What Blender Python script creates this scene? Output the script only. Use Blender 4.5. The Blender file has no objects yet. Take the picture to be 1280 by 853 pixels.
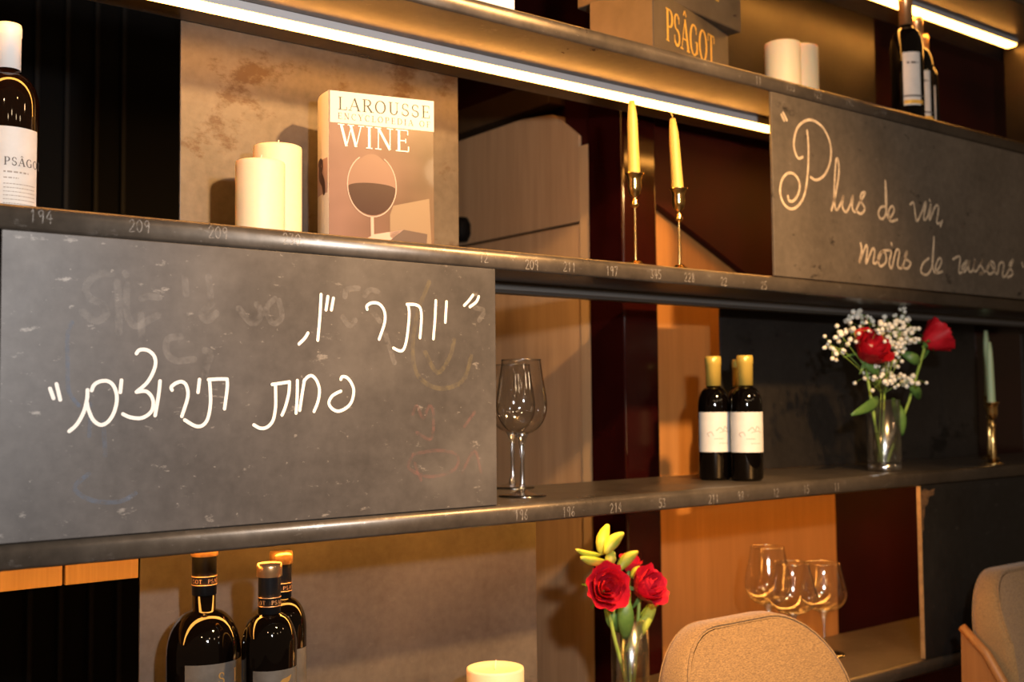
import bpy, bmesh, math, random
from mathutils import Vector, Matrix

# ------------------------------------------------------------------ camera, world, lights
SC = bpy.context.scene
COL = SC.collection
random.seed(7)
F, CX, CY = 1400.0, 640.0, 426.5
YAW, PITCH, ROLL = math.radians(37.7), math.atan(76 / 1400), -0.009
DIST, CAMZ = 1.38, 1.2
CAM = Vector((0, -DIST, CAMZ))
fw = Vector((math.sin(YAW) * math.cos(PITCH), math.cos(YAW) * math.cos(PITCH), math.sin(PITCH)))
r0 = Vector((math.cos(YAW), -math.sin(YAW), 0)); u0 = r0.cross(fw)
rt = r0 * math.cos(ROLL) + u0 * math.sin(ROLL); up = -r0 * math.sin(ROLL) + u0 * math.cos(ROLL)
cd = bpy.data.cameras.new('camera'); cam = bpy.data.objects.new('camera', cd); COL.objects.link(cam)
cam.matrix_world = Matrix((rt, up, -fw)).transposed().to_4x4(); cam.location = CAM
cd.sensor_width = 36; cd.lens = F / 1280 * 36; cd.clip_start = .02
cd.dof.use_dof = True; cd.dof.focus_distance = 1.6; cd.dof.aperture_fstop = 4.0
SC.camera = cam
SC.view_settings.view_transform = 'Standard'; SC.view_settings.look = 'None'
SC.view_settings.gamma = 1; SC.view_settings.use_curve_mapping = False
SC.view_settings.exposure = 0.18

w = bpy.data.worlds.new('world'); SC.world = w; w.use_nodes = True
w.node_tree.nodes['Background'].inputs[0].default_value = (1.0, .62, .34, 1)
w.node_tree.nodes['Background'].inputs[1].default_value = .07

def lamp(name, kind, loc, power, color, size=.05, target=None, **kw):
    l = bpy.data.lights.new(name, kind); l.energy = power; l.color = color
    l.shadow_soft_size = size
    for k, v in kw.items(): setattr(l, k, v)
    o = bpy.data.objects.new(name, l); COL.objects.link(o); o.location = loc
    if target is not None:
        o.rotation_euler = (Vector(target) - Vector(loc)).to_track_quat('-Z', 'Y').to_euler()
    return o
lamp('camera_flash', 'POINT', (.36, -1.42, 1.47), 84, (1.0, .965, .94), .035)
lamp('ceiling_spot', 'SPOT', (1.15, -1.56, 2.39), 380, (1.0, .55, .20), .05, (1.30, .0, 1.36), spot_size=math.radians(58), spot_blend=1.0)
lamp('added_highlight_light', 'POINT', (3.0, -1.9, 2.5), 10, (1.0, .60, .28), .08)  # this and the next: unseen lights added for highlights on bottles and glass
lamp('added_highlight_light', 'POINT', (-.8, -2.3, 2.5), 14, (1.0, .66, .36), .06)
for x, y in ((-.2, -3.1), (1.4, -2.9), (2.2, -2.6), (.5, -2.6)):  # unseen point lights added behind the camera for sparkle on the glass
    lamp('added_glint_light', 'POINT', (x, y, 2.2), 3, (1.0, .72, .42), .07)

LEDC = (1.0, .40, .065)
# shelf levels: (top height)
ZA, ZB, ZC, ZD, ZT = 1.827, 1.437, 1.042, .642, 2.205
TH, DEP, YB = .031, .28, .28

def ray(px, py): return fw + rt * ((px - CX) / F) - up * ((py - CY) / F)
def P(px, py, y): d = ray(px, py); return CAM + d * ((y + DIST) / d.y)      # point on the plane Y = y
def PX(px, py, x): d = ray(px, py); return CAM + d * (x / d.x)
def PZ(px, py, z): d = ray(px, py); return CAM + d * ((z - CAMZ) / d.z)

# ------------------------------------------------------------------ materials
MATS = {}
def nt(name):
    m = bpy.data.materials.new(name); m.use_nodes = True
    t = m.node_tree; b = t.nodes['Principled BSDF']; return m, t, b
def N(t, kind, **inp):
    n = t.nodes.new(kind)
    for k, v in inp.items():
        if k in n.inputs: n.inputs[k].default_value = v
        else: setattr(n, k, v)
    return n
def noise(t, scale, detail=4, rough=.55, stretch=None, coord='Object'):
    tc = t.nodes.new('ShaderNodeTexCoord'); n = N(t, 'ShaderNodeTexNoise', Scale=scale, Detail=detail, Roughness=rough)
    if stretch:
        mp = t.nodes.new('ShaderNodeMapping'); mp.inputs['Scale'].default_value = stretch
        t.links.new(tc.outputs[coord], mp.inputs[0]); t.links.new(mp.outputs[0], n.inputs['Vector'])
    else: t.links.new(tc.outputs[coord], n.inputs['Vector'])
    return n.outputs['Fac']
def ramp(t, src, stops):
    r = t.nodes.new('ShaderNodeValToRGB'); e = r.color_ramp.elements
    while len(e) < len(stops): e.new(.5)
    for i, (p, c) in enumerate(stops):
        e[i].position = p; e[i].color = (*c, 1) if len(c) == 3 else c
    t.links.new(src, r.inputs[0]); return r.outputs[0]
def mix(t, fac, a, b):
    m = t.nodes.new('ShaderNodeMix'); m.data_type = 'RGBA'
    for s, v in ((0, fac), (6, a), (7, b)):
        if hasattr(v, 'links'): t.links.new(v, m.inputs[s])
        else: m.inputs[s].default_value = v if s == 0 else (*v, 1)
    return m.outputs[2]
def bump(t, b, src, strength=.3, dist=.002):
    n = N(t, 'ShaderNodeBump', Strength=strength, Distance=dist)
    t.links.new(src, n.inputs['Height']); t.links.new(n.outputs[0], b.inputs['Normal'])
def simple(name, col, rough=.5, metal=0, **kw):
    if name in MATS: return MATS[name]
    m, t, b = nt(name); b.inputs['Base Color'].default_value = (*col, 1)
    b.inputs['Roughness'].default_value = rough; b.inputs['Metallic'].default_value = metal
    for k, v in kw.items(): b.inputs[k.replace('_', ' ')].default_value = v
    MATS[name] = m; return m
def varied(name, a, bcol, scale, rough=.5, metal=0, stretch=None, detail=4, bmp=0, lo=.35, hi=.65, rr=None, **kw):
    if name in MATS: return MATS[name]
    m, t, b = nt(name); f = noise(t, scale, detail, .6, stretch)
    t.links.new(ramp(t, f, [(lo, a), (hi, bcol)]), b.inputs['Base Color'])
    b.inputs['Roughness'].default_value = rough; b.inputs['Metallic'].default_value = metal
    if rr: t.links.new(ramp(t, f, [(.3, (rr[0],) * 3), (.7, (rr[1],) * 3)]), b.inputs['Roughness'])
    if bmp: bump(t, b, f, bmp)
    for k, v in kw.items(): b.inputs[k.replace('_', ' ')].default_value = v
    MATS[name] = m; return m
def steel(name, dark, light, metal, rough, specks=.0, speckcol=(.35, .32, .29), patch=None, patchcol=(.2, .09, .03), patchlo=.55):
    """dark waxed steel: mottling, pale chalk specks and, if asked, rust patches"""
    m, t, b = nt(name)
    f = noise(t, 5, 6, .62); g = noise(t, 60, 3, .6)
    c = ramp(t, f, [(.3, dark), (.7, light)])
    c = mix(t, .25, c, ramp(t, g, [(.3, tuple(v * .6 for v in dark)), (.75, tuple(v * 1.25 for v in light))]))
    if specks:
        s = noise(t, 26, 5, .7, (1, 1, 2.2)); s = ramp(t, s, [(.62, (0, 0, 0)), (.70, (specks,) * 3)])
        c = mix(t, s, c, speckcol)
        s3 = noise(t, 85, 3, .6, (1, 1, 1.3)); s3 = ramp(t, s3, [(.67, (0, 0, 0)), (.73, (specks * .8,) * 3)]); c = mix(t, s3, c, speckcol)
        s2 = noise(t, 3.2, 3, .6); s2 = ramp(t, s2, [(.5, (0, 0, 0)), (.8, (specks * .55,) * 3)])
        c = mix(t, s2, c, speckcol)
    if patch:
        p = noise(t, patch, 8, .72, (1, 1, 1.6)); p = ramp(t, p, [(patchlo, (0, 0, 0)), (patchlo + .06, (.85,) * 3)])
        c = mix(t, p, c, patchcol)
    t.links.new(c, b.inputs['Base Color'])
    b.inputs['Metallic'].default_value = metal
    t.links.new(ramp(t, f, [(.3, (rough - .07,) * 3), (.7, (rough + .1,) * 3)]), b.inputs['Roughness'])
    bump(t, b, g, .08, .001)
    MATS[name] = m; return m
def wood(name, a, b_, gscale=9, rough=.42):
    m, t, b = nt(name)
    f = noise(t, gscale, 6, .6, (4, 4, .22)); g = noise(t, 90, 2, .5, (3, 3, .08))
    c = mix(t, .35, ramp(t, f, [(.3, a), (.7, b_)]), ramp(t, g, [(.3, a), (.7, b_)]))
    t.links.new(c, b.inputs['Base Color']); b.inputs['Roughness'].default_value = rough
    bump(t, b, g, .08, .001); MATS[name] = m; return m
def emit(name, col, strength):
    m = bpy.data.materials.new(name); m.use_nodes = True; t = m.node_tree; t.nodes.clear()
    e = N(t, 'ShaderNodeEmission', Color=(*col, 1), Strength=strength); o = t.nodes.new('ShaderNodeOutputMaterial')
    t.links.new(e.outputs[0], o.inputs[0]); MATS[name] = m; return m
def thin_glass(name, tint=(1, 1, 1), base=.04, edge=.75, rough=.05):
    m = bpy.data.materials.new(name); m.use_nodes = True; t = m.node_tree; t.nodes.clear()
    tr = N(t, 'ShaderNodeBsdfTransparent', Color=(*tint, 1)); gl = N(t, 'ShaderNodeBsdfGlossy', Roughness=rough)
    lw = N(t, 'ShaderNodeLayerWeight', Blend=.5); pw = N(t, 'ShaderNodeMath', operation='POWER'); pw.inputs[1].default_value = 3.2
    ml = N(t, 'ShaderNodeMath', operation='MULTIPLY_ADD'); ml.inputs[1].default_value = edge; ml.inputs[2].default_value = base
    mx = t.nodes.new('ShaderNodeMixShader'); o = t.nodes.new('ShaderNodeOutputMaterial')
    t.links.new(lw.outputs['Facing'], pw.inputs[0]); t.links.new(pw.outputs[0], ml.inputs[0]); t.links.new(ml.outputs[0], mx.inputs[0])
    t.links.new(tr.outputs[0], mx.inputs[1]); t.links.new(gl.outputs[0], mx.inputs[2]); t.links.new(mx.outputs[0], o.inputs[0])
    MATS[name] = m; return m

steel('shelf_steel', (.075, .061, .048), (.145, .118, .092), .55, .32, .32)
steel('board_steel', (.056, .051, .049), (.092, .084, .081), .25, .46, .62, (.30, .275, .25))
steel('board_steel_right', (.095, .078, .060), (.170, .138, .105), .3, .40, .15, patch=14, patchcol=(.022, .018, .015), patchlo=.60)
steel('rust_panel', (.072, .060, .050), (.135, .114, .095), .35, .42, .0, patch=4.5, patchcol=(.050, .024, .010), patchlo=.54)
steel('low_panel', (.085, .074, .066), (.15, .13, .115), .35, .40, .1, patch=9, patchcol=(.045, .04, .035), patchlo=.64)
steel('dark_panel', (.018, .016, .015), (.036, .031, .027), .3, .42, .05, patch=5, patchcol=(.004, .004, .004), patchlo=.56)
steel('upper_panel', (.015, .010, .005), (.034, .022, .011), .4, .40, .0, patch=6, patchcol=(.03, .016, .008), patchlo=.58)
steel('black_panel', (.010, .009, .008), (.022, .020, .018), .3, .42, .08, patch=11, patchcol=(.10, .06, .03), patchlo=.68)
wood('oak', (.32, .20, .11), (.46, .31, .18))
wood('oak_edge', (.40, .27, .15), (.48, .34, .2))
wood('amber_wood', (.30, .135, .038), (.42, .20, .062))
wood('shell_wood', (.30, .12, .035), (.42, .19, .06), 14, .35)
varied('burgundy', (.013, .0016, .0015), (.020, .0026, .0022), 6, .16)
varied('burgundy_dark', (.018, .0016, .0012), (.028, .0022, .0016), 6, .55, Specular_IOR_Level=.15)
simple('black', (.0028, .0025, .0022), .7, 0, Specular_IOR_Level=.1)
simple('slat_black', (.008, .007, .0065), .6, 0, Specular_IOR_Level=.2)
simple('aluminium', (.55, .55, .55), .32, .9)
simple('white_channel', (.55, .54, .55), .4, .2)
simple('channel_off', (.20, .19, .18), .35, .5)
simple('led_off', (.05, .045, .04), .4)
emit('led_on', LEDC, 27)
simple('bottle_glass', (.0016, .0011, .0009), .04, 0, Specular_IOR_Level=.5)
simple('bottle_brown', (.006, .0022, .001), .04, 0, Specular_IOR_Level=.6)
varied('label_white', (.60, .585, .56), (.68, .665, .64), 30, .55)
varied('label_grey', (.06, .057, .053), (.09, .085, .08), 40, .45)
simple('ink', (.10, .09, .085), .6)
simple('ink_pale', (.33, .30, .27), .6)
simple('capsule_white', (.80, .79, .78), .4)
simple('capsule_gold', (.78, .55, .11), .32, .45)
simple('capsule_black', (.010, .010, .011), .35)
simple('capsule_copper', (.85, .48, .22), .28, .85)
simple('copper_print', (.75, .42, .2), .35, .6)
simple('gold', (.95, .62, .22), .18, 1)
simple('label_gold', (.36, .22, .07), .4, .4)
simple('gold_print', (.80, .48, .09), .4, .4)
simple('wax_cream', (.82, .68, .45), .5, 0, Subsurface_Weight=.35, Subsurface_Scale=.02)
simple('wax_yellow', (.60, .43, .10), .45, 0, Subsurface_Weight=.25, Subsurface_Scale=.01)
simple('wax_green', (.42, .52, .30), .45, 0, Subsurface_Weight=.25, Subsurface_Scale=.01)
simple('wick', (.8, .74, .6), .8)
simple('wick_dark', (.05, .04, .03), .8)
def chalk(name, col, cover, scale=70):
    """chalk dust: the colour breaks up where the stick skipped over the steel"""
    m, t, b = nt(name); f = noise(t, scale, 4, .7)
    a = ramp(t, f, [(.35, (cover[0],) * 3), (.65, (cover[1],) * 3)])
    b.inputs['Base Color'].default_value = (*col, 1); b.inputs['Roughness'].default_value = .9
    t.links.new(a, b.inputs['Alpha']); MATS[name] = m; return m
simple('chalk_white', (.80, .77, .73), .9)
chalk('chalk_cream', (.66, .52, .36), (.55, .95))
chalk('chalk_ghost', (.50, .47, .44), (.0, .15), 60)
chalk('chalk_blue', (.16, .24, .38), (.0, .28))
chalk('chalk_red', (.42, .17, .15), (.0, .14))
chalk('chalk_yellow', (.46, .36, .14), (.0, .12))
chalk('chalk_number', (.50, .46, .42), (.0, .45), 200)
varied('petal_red', (.42, .006, .012), (.60, .014, .028), 40, .5, Specular_IOR_Level=.25)
varied('petal_coral', (.54, .012, .034), (.72, .03, .07), 40, .5, Specular_IOR_Level=.25)
varied('leaf_green', (.06, .14, .03), (.12, .24, .05), 30, .45)
varied('stem_green', (.20, .33, .05), (.34, .48, .09), 30, .5)
varied('bud_lime', (.30, .42, .03), (.50, .56, .10), 30, .45)
varied('blossom_white', (.75, .72, .60), (.88, .86, .78), 50, .7)
thin_glass('glass_thin', (1, 1, 1), .14, 1.1)
thin_glass('glass_foot', (.98, .98, .98), .34, .9, .16)
thin_glass('vase_glass', (.97, .97, .96), .20, 1.1, .20)
thin_glass('water_surface', (.93, .92, .86), .06, .5)
m, t, b = nt('glass_solid'); b.inputs['Transmission Weight'].default_value = 1; b.inputs['Roughness'].default_value = .0; b.inputs['IOR'].default_value = 1.45; MATS['glass_solid'] = m
def fabric():
    m, t, b = nt('chair_fabric')
    f = noise(t, 560, 3, .6, (.35, 1, 1.6)); g = noise(t, 5, 2)
    c = mix(t, .25, ramp(t, f, [(.33, (.15, .08, .027)), (.67, (.48, .275, .095))]), ramp(t, g, [(.3, (.2, .125, .06)), (.7, (.3, .19, .09))]))
    t.links.new(c, b.inputs['Base Color']); b.inputs['Roughness'].default_value = .9; b.inputs['Sheen Weight'].default_value = .2
    bump(t, b, f, .5, .002); MATS['chair_fabric'] = m
fabric()
simple('book_white', (.62, .58, .50), .4)
simple('book_spine', (.85, .80, .70), .4)
simple('book_pages', (.75, .66, .48), .8)
def cover():
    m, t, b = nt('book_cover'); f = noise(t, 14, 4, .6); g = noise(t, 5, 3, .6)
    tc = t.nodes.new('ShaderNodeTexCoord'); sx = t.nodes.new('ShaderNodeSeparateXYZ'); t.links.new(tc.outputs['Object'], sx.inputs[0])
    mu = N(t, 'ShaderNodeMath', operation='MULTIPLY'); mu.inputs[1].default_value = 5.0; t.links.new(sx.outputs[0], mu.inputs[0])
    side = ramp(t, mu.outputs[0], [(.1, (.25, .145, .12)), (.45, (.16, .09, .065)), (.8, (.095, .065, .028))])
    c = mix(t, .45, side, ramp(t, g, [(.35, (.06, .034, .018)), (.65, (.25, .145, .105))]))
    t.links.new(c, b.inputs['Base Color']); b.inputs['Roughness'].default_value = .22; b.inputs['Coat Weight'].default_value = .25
    MATS['book_cover'] = m
cover()
simple('print_grey', (.05, .05, .03), .6)
simple('print_tan', (.18, .115, .062), .4)
simple('title_tan', (.14, .085, .05), .6)
varied('rust_mark', (.05, .028, .014), (.20, .10, .04), 70, .6)
varied('lit_bare_edge', (.45, .30, .15), (.60, .42, .22), 60, .35, .6)  # raw steel edge, brightened to gold in its colour as if LED-lit
simple('print_white', (.9, .86, .8), .35)
simple('print_wine', (.035, .010, .008), .25)
simple('print_glass', (.21, .12, .088), .25)
simple('print_pink', (.46, .31, .26), .3)
simple('print_dark', (.05, .022, .016), .4)
varied('carton', (.060, .043, .027), (.090, .066, .043), 12, .55)
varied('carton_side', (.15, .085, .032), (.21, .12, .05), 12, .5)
varied('white_card', (.80, .78, .74), (.88, .86, .82), 10, .5)
varied('floor_wood', (.05, .03, .018), (.085, .05, .03), 4, .4)
varied('trim_brown', (.05, .026, .010), (.08, .042, .018), 8, .5)

# ------------------------------------------------------------------ mesh tools
class MB:
    def __init__(s): s.v = []; s.f = []; s.sm = []
    def add(s, vs, fs, smooth=False):
        o = len(s.v); s.v += [Vector(q) for q in vs]; s.f += [tuple(i + o for i in f) for f in fs]; s.sm += [smooth] * len(fs); return s
    def box(s, x0, x1, y0, y1, z0, z1):
        return s.add([(x, y, z) for x in (x0, x1) for y in (y0, y1) for z in (z0, z1)],
                     [(0, 1, 3, 2), (4, 6, 7, 5), (0, 4, 5, 1), (2, 3, 7, 6), (0, 2, 6, 4), (1, 5, 7, 3)])
    def prism(s, poly, axis, a, b, smooth=False):
        """extrude a closed 2-D polygon along an axis; poly in the other two axes, cyclic order"""
        def mk(p, h):
            return {'x': (h, p[0], p[1]), 'y': (p[0], h, p[1]), 'z': (p[0], p[1], h)}[axis]
        n = len(poly); vs = [mk(p, a) for p in poly] + [mk(p, b) for p in poly]
        fs = [tuple(range(n - 1, -1, -1)), tuple(range(n, 2 * n))]
        s.add(vs, fs, False); o = len(s.v) - 2 * n
        for i in range(n):
            j = (i + 1) % n; s.f.append((o + i, o + j, o + n + j, o + n + i)); s.sm.append(smooth)
        return s
    def lathe(s, prof, c=(0, 0, 0), seg=40, closed=False):
        vs = []; fs = []; n = len(prof)
        for i in range(seg):
            a = 2 * math.pi * i / seg
            for r, z in prof: vs.append((c[0] + r * math.cos(a), c[1] + r * math.sin(a), c[2] + z))
        for i in range(seg):
            j = (i + 1) % seg
            for k in range(n if closed else n - 1):
                l = (k + 1) % n
                fs.append((i * n + k, j * n + k, j * n + l, i * n + l))
        return s.add(vs, fs, True)
    def tube(s, pts, rad, seg=8):
        pts = [Vector(p) for p in pts]; n = len(pts)
        if not hasattr(rad, '__len__'): rad = [rad] * n
        vs = []; prev = None
        for i, p in enumerate(pts):
            d = (pts[min(i + 1, n - 1)] - pts[max(i - 1, 0)]).normalized()
            if prev is None: a = d.orthogonal().normalized()
            else: a = (prev - d * prev.dot(d)).normalized()
            prev = a; b_ = d.cross(a)
            for k in range(seg):
                q = 2 * math.pi * k / seg; vs.append(p + (a * math.cos(q) + b_ * math.sin(q)) * rad[i])
        fs = [(i * seg + k, i * seg + (k + 1) % seg, (i + 1) * seg + (k + 1) % seg, (i + 1) * seg + k) for i in range(n - 1) for k in range(seg)]
        fs += [tuple(range(seg - 1, -1, -1)), tuple((n - 1) * seg + k for k in range(seg))]
        return s.add(vs, fs, True)
    def grid(s, fn, nu, nv, smooth=True):
        vs = [fn(i / nu, j / nv) for i in range(nu + 1) for j in range(nv + 1)]
        fs = [(i * (nv + 1) + j, (i + 1) * (nv + 1) + j, (i + 1) * (nv + 1) + j + 1, i * (nv + 1) + j + 1) for i in range(nu) for j in range(nv)]
        return s.add(vs, fs, smooth)
    def ribbon(s, pts, wd, mp, sub=0):
        """flat pen stroke through 2-D points, mapped to 3-D by mp(u, v)"""
        pts = [Vector(p) for p in pts]
        if not hasattr(wd, '__len__'): wd = [wd] * len(pts)
        if sub: pts, wd = smooth_path(pts, wd, sub)
        n = len(pts); vs = []
        for i, p in enumerate(pts):
            d = pts[min(i + 1, n - 1)] - pts[max(i - 1, 0)]
            d = d.normalized() if d.length > 1e-9 else Vector((1, 0)); q = Vector((-d.y, d.x)) * wd[i] / 2
            vs += [p + q, p - q]
        fs = [(2 * i, 2 * i + 1, 2 * i + 3, 2 * i + 2) for i in range(n - 1)]
        s.add([mp(v.x, v.y) for v in vs], fs)
        if sub:                                         # round pen ends
            for p, p2, wv in ((pts[0], pts[1], wd[0]), (pts[-1], pts[-2], wd[-1])):
                t0 = math.atan2(p.y - p2.y, p.x - p2.x) - math.pi / 2
                ring = [mp(p.x + wv / 2 * math.cos(t0 + a * math.pi / 6), p.y + wv / 2 * math.sin(t0 + a * math.pi / 6)) for a in range(7)]
                s.add(ring, [tuple(range(7))])
        return s
    def blob(s, c, r, sz=None):
        rx, ry, rz = sz or (r, r, r); g = (1 + 5 ** .5) / 2
        vs = [Vector(q).normalized() for q in ((-1, g, 0), (1, g, 0), (-1, -g, 0), (1, -g, 0), (0, -1, g), (0, 1, g), (0, -1, -g), (0, 1, -g), (g, 0, -1), (g, 0, 1), (-g, 0, -1), (-g, 0, 1))]
        fs = [(0, 11, 5), (0, 5, 1), (0, 1, 7), (0, 7, 10), (0, 10, 11), (1, 5, 9), (5, 11, 4), (11, 10, 2), (10, 7, 6), (7, 1, 8), (3, 9, 4), (3, 4, 2), (3, 2, 6), (3, 6, 8), (3, 8, 9), (4, 9, 5), (2, 4, 11), (6, 2, 10), (8, 6, 7), (9, 8, 1)]
        return s.add([(c[0] + v.x * rx, c[1] + v.y * ry, c[2] + v.z * rz) for v in vs], fs, True)
    def mesh(s, name, mat, off=(0, 0, 0)):
        me = bpy.data.meshes.new(name); off = Vector(off)
        me.from_pydata([v - off for v in s.v], [], s.f); me.polygons.foreach_set('use_smooth', s.sm)
        me.materials.append(MATS[mat]); me.update(); return me
    def build(s, name, mat, parent=None, off=(0, 0, 0), bevel=0, solid=0, fix=True, subsurf=0):
        me = s.mesh(name, mat, off)
        if fix:
            bm = bmesh.new(); bm.from_mesh(me); bmesh.ops.recalc_face_normals(bm, faces=bm.faces); bm.to_mesh(me); bm.free()
        o = bpy.data.objects.new(name, me); COL.objects.link(o)
        if parent is not None: o.parent = parent
        else: o.location = off
        if solid: md = o.modifiers.new('solid', 'SOLIDIFY'); md.thickness = solid; md.offset = 0
        if bevel: md = o.modifiers.new('bevel', 'BEVEL'); md.width = bevel; md.segments = 2; md.limit_method = 'ANGLE'
        if subsurf: md = o.modifiers.new('sub', 'SUBSURF'); md.levels = subsurf; md.render_levels = subsurf
        return o
def smooth_path(pts, wd, sub):
    n = len(pts)
    if n < 3: return pts, wd
    P_, W_ = [], []
    for i in range(n - 1):
        p0, p1, p2, p3 = pts[max(i - 1, 0)], pts[i], pts[i + 1], pts[min(i + 2, n - 1)]
        for k in range(sub):
            q = k / sub
            P_.append(.5 * ((2 * p1) + (p2 - p0) * q + (2 * p0 - 5 * p1 + 4 * p2 - p3) * q * q + (3 * p1 - p0 - 3 * p2 + p3) * q ** 3))
            W_.append(wd[i] * (1 - q) + wd[i + 1] * q)
    return P_ + [pts[-1]], W_ + [wd[-1]]
def tag(o, label, cat, group=None, kind=None):
    if label: o['label'] = label
    if cat: o['category'] = cat
    if group: o['group'] = group
    if kind: o['kind'] = kind
    return o
def thing(name, label, cat, loc=(0, 0, 0), rz=0, group=None):
    o = bpy.data.objects.new(name, None); COL.objects.link(o); o.empty_display_size = .05
    o.location = loc; o.rotation_euler = (0, 0, rz); return tag(o, label, cat, group)
def struct(o): o['kind'] = 'structure'; return o
def copy_tree(o, parent=None):
    c = o.copy(); COL.objects.link(c); c.parent = parent
    for ch in list(o.children): copy_tree(ch, c)
    return c

# ------------------------------------------------------------------ the setting
struct(MB().box(-2.5, 5, -3.5, 2.2, -.05, 0).build('floor', 'floor_wood'))
wb = struct(MB().box(-2.5, 1.66, 1.5, 1.6, 0, 3).build('wall_back', 'black'))
for i, px in enumerate((45, 83, 120, 154)):                          # faint vertical slats on the black wall
    q = P(px, 180, 1.49); MB().box(q.x - .006, q.x + .006, 1.485, 1.5, 0, 3).build('slat', 'slat_black', wb, bevel=.002)
struct(MB().box(1.66, 5, .46, .56, 0, 3).build('wall_back_right', 'burgundy_dark'))
struct(MB().box(1.705, 1.76, .56, 1.6, 0, 3).build('wall_side', 'burgundy_dark'))
struct(MB().box(2.95, 2.97, .0, .2, ZA, ZT - TH).build('trim_1', 'upper_panel', bevel=.002))
# burgundy column behind the shelves
rc = .007; cpts = [(1.648 + rc - rc * math.cos(math.pi / 2 * k / 6), .36 + rc - rc * math.sin(math.pi / 2 * k / 6)) for k in range(7)]
cpts += [(1.752 - rc + rc * math.sin(math.pi / 2 * k / 6), .36 + rc - rc * math.cos(math.pi / 2 * k / 6)) for k in range(7)] + [(1.752, .468), (1.648, .468)]
o = MB().prism(cpts, 'z', 0, 3).build('column', 'burgundy', off=(1.7, .41, 0))
for i, p in enumerate(o.data.polygons): p.use_smooth = 2 <= i <= 7 or 9 <= i <= 14
tag(o, 'glossy dark burgundy square column rising behind the shelves between the wood panels', 'column')
# oak cabinet side receding behind the shelf
cab = thing('oak_cabinet', 'pale oak cabinet side seen through the shelves left of the burgundy column', 'cabinet', (1.66, .9, 0))
off = (1.66, .9, 0)
MB().box(1.652, 1.70, .505, 1.45, 0, 1.598).build('panel', 'oak', cab, off, bevel=.002)
MB().prism([(.505, 1.604), (1.45, 1.604), (1.45, 1.873), (.715, 1.88), (.60, 1.868), (.552, 1.836), (.505, 1.80)], 'x', 1.652, 1.70).build('panel', 'oak', cab, off, bevel=.002)
MB().box(1.650, 1.70, .47, .505, 0, 1.775).build('edge_strip', 'oak_edge', cab, off, bevel=.003)
MB().prism([(.505, 1.596), (1.45, 1.596), (1.45, 1.606), (.505, 1.606)], 'x', 1.658, 1.70).build('joint', 'trim_brown', cab, off)
MB().box(1.645, 1.70, .60, 1.45, 1.895, 1.955).build('top_rail', 'trim_brown', cab, off, bevel=.003)
q = PX(583, 288, 1.65); MB().lathe([(.0, -.03), (.018, -.03), (.026, -.012), (.026, .012), (.018, .03), (0, .03)], (q.x - .018, q.y, q.z), 20).build('knob', 'black', cab, off)
# amber wood panel and slanted burgundy board, both behind the shelf
o = MB().box(1.765, 2.445, .42, .458, 0, 2.1).build('wood_wall_cladding', 'amber_wood', off=(2.1, .42, 0), bevel=.001)
tag(o, 'amber vertical-grain wood panel right of the burgundy column', 'wall panel')
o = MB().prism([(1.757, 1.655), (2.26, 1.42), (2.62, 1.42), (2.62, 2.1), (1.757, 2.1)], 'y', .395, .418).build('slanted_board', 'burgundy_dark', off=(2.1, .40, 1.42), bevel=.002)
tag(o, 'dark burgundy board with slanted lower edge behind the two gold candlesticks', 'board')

# ------------------------------------------------------------------ steel shelves with chalk numbers
DIG = {'0': [[(.5, 1), (.1, .75), (.1, .25), (.5, 0), (.85, .3), (.85, .75), (.5, 1)]], '1': [[(.3, .8), (.55, 1), (.5, 0)]],
       '2': [[(.1, .8), (.45, 1), (.8, .75), (.5, .35), (.1, 0), (.9, .02)]], '3': [[(.1, .95), (.7, .95), (.4, .55), (.8, .3), (.5, 0), (.1, .1)]],
       '4': [[(.6, 1), (.1, .4), (.9, .4)], [(.7, .75), (.65, 0)]], '5': [[(.85, 1), (.3, 1), (.2, .6), (.7, .55), (.8, .2), (.4, 0), (.1, .1)]],
       '6': [[(.7, 1), (.25, .6), (.15, .2), (.5, 0), (.8, .25), (.5, .5), (.2, .3)]], '7': [[(.1, .95), (.85, 1), (.4, 0)]],
       '8': [[(.5, 1), (.15, .8), (.8, .3), (.5, 0), (.15, .25), (.8, .75), (.5, 1)]], '9': [[(.8, .75), (.4, .5), (.15, .8), (.5, 1), (.8, .8), (.7, 0)]]}
def chalk_number(txt, px, py, parent, off, h=.015):
    c = P(px, py, 0); b_ = MB(); wdt = h * .62; x0 = c.x - wdt * len(txt) / 2
    for i, ch in enumerate(txt):
        for st in DIG[ch]:
            b_.ribbon([(x0 + i * wdt + p[0] * wdt * .85, c.z - h / 2 + p[1] * h) for p in st], .0016, lambda u, v: (u, -.0007, v), 3)
    b_.build('chalk_number', 'chalk_number', parent, off, fix=False)
def shelf(z, label, nums, x0=-.35, x1=3.4):
    r = .011; prof = [(DEP, z), (r, z)]
    prof += [(r - r * math.sin(a), z - r + r * math.cos(a)) for a in (math.radians(d) for d in (18, 36, 54, 72, 90))]
    prof += [(0, z - TH + .004), (.004, z - TH), (DEP, z - TH)]
    off = (1.5, .14, z - TH)
    o = MB().prism(prof, 'x', x0, x1).build('steel_shelf', 'shelf_steel', off=off)
    for i, p in enumerate(o.data.polygons): p.use_smooth = 4 <= i <= 9
    tag(o, label, 'shelf', 'dark steel shelves')
    for n_, px, py in nums: chalk_number(n_, px, py, o, off)
    return o
shelf(ZT, 'uppermost steel shelf, only its lit underside showing in the top right corner', [])
shelf(ZA, 'dark steel shelf carrying the wine cartons, running down from the top edge', [('11', 948, 101), ('135', 988, 109), ('122', 1022, 118), ('142', 1062, 127), ('13', 1105, 138)])
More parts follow.
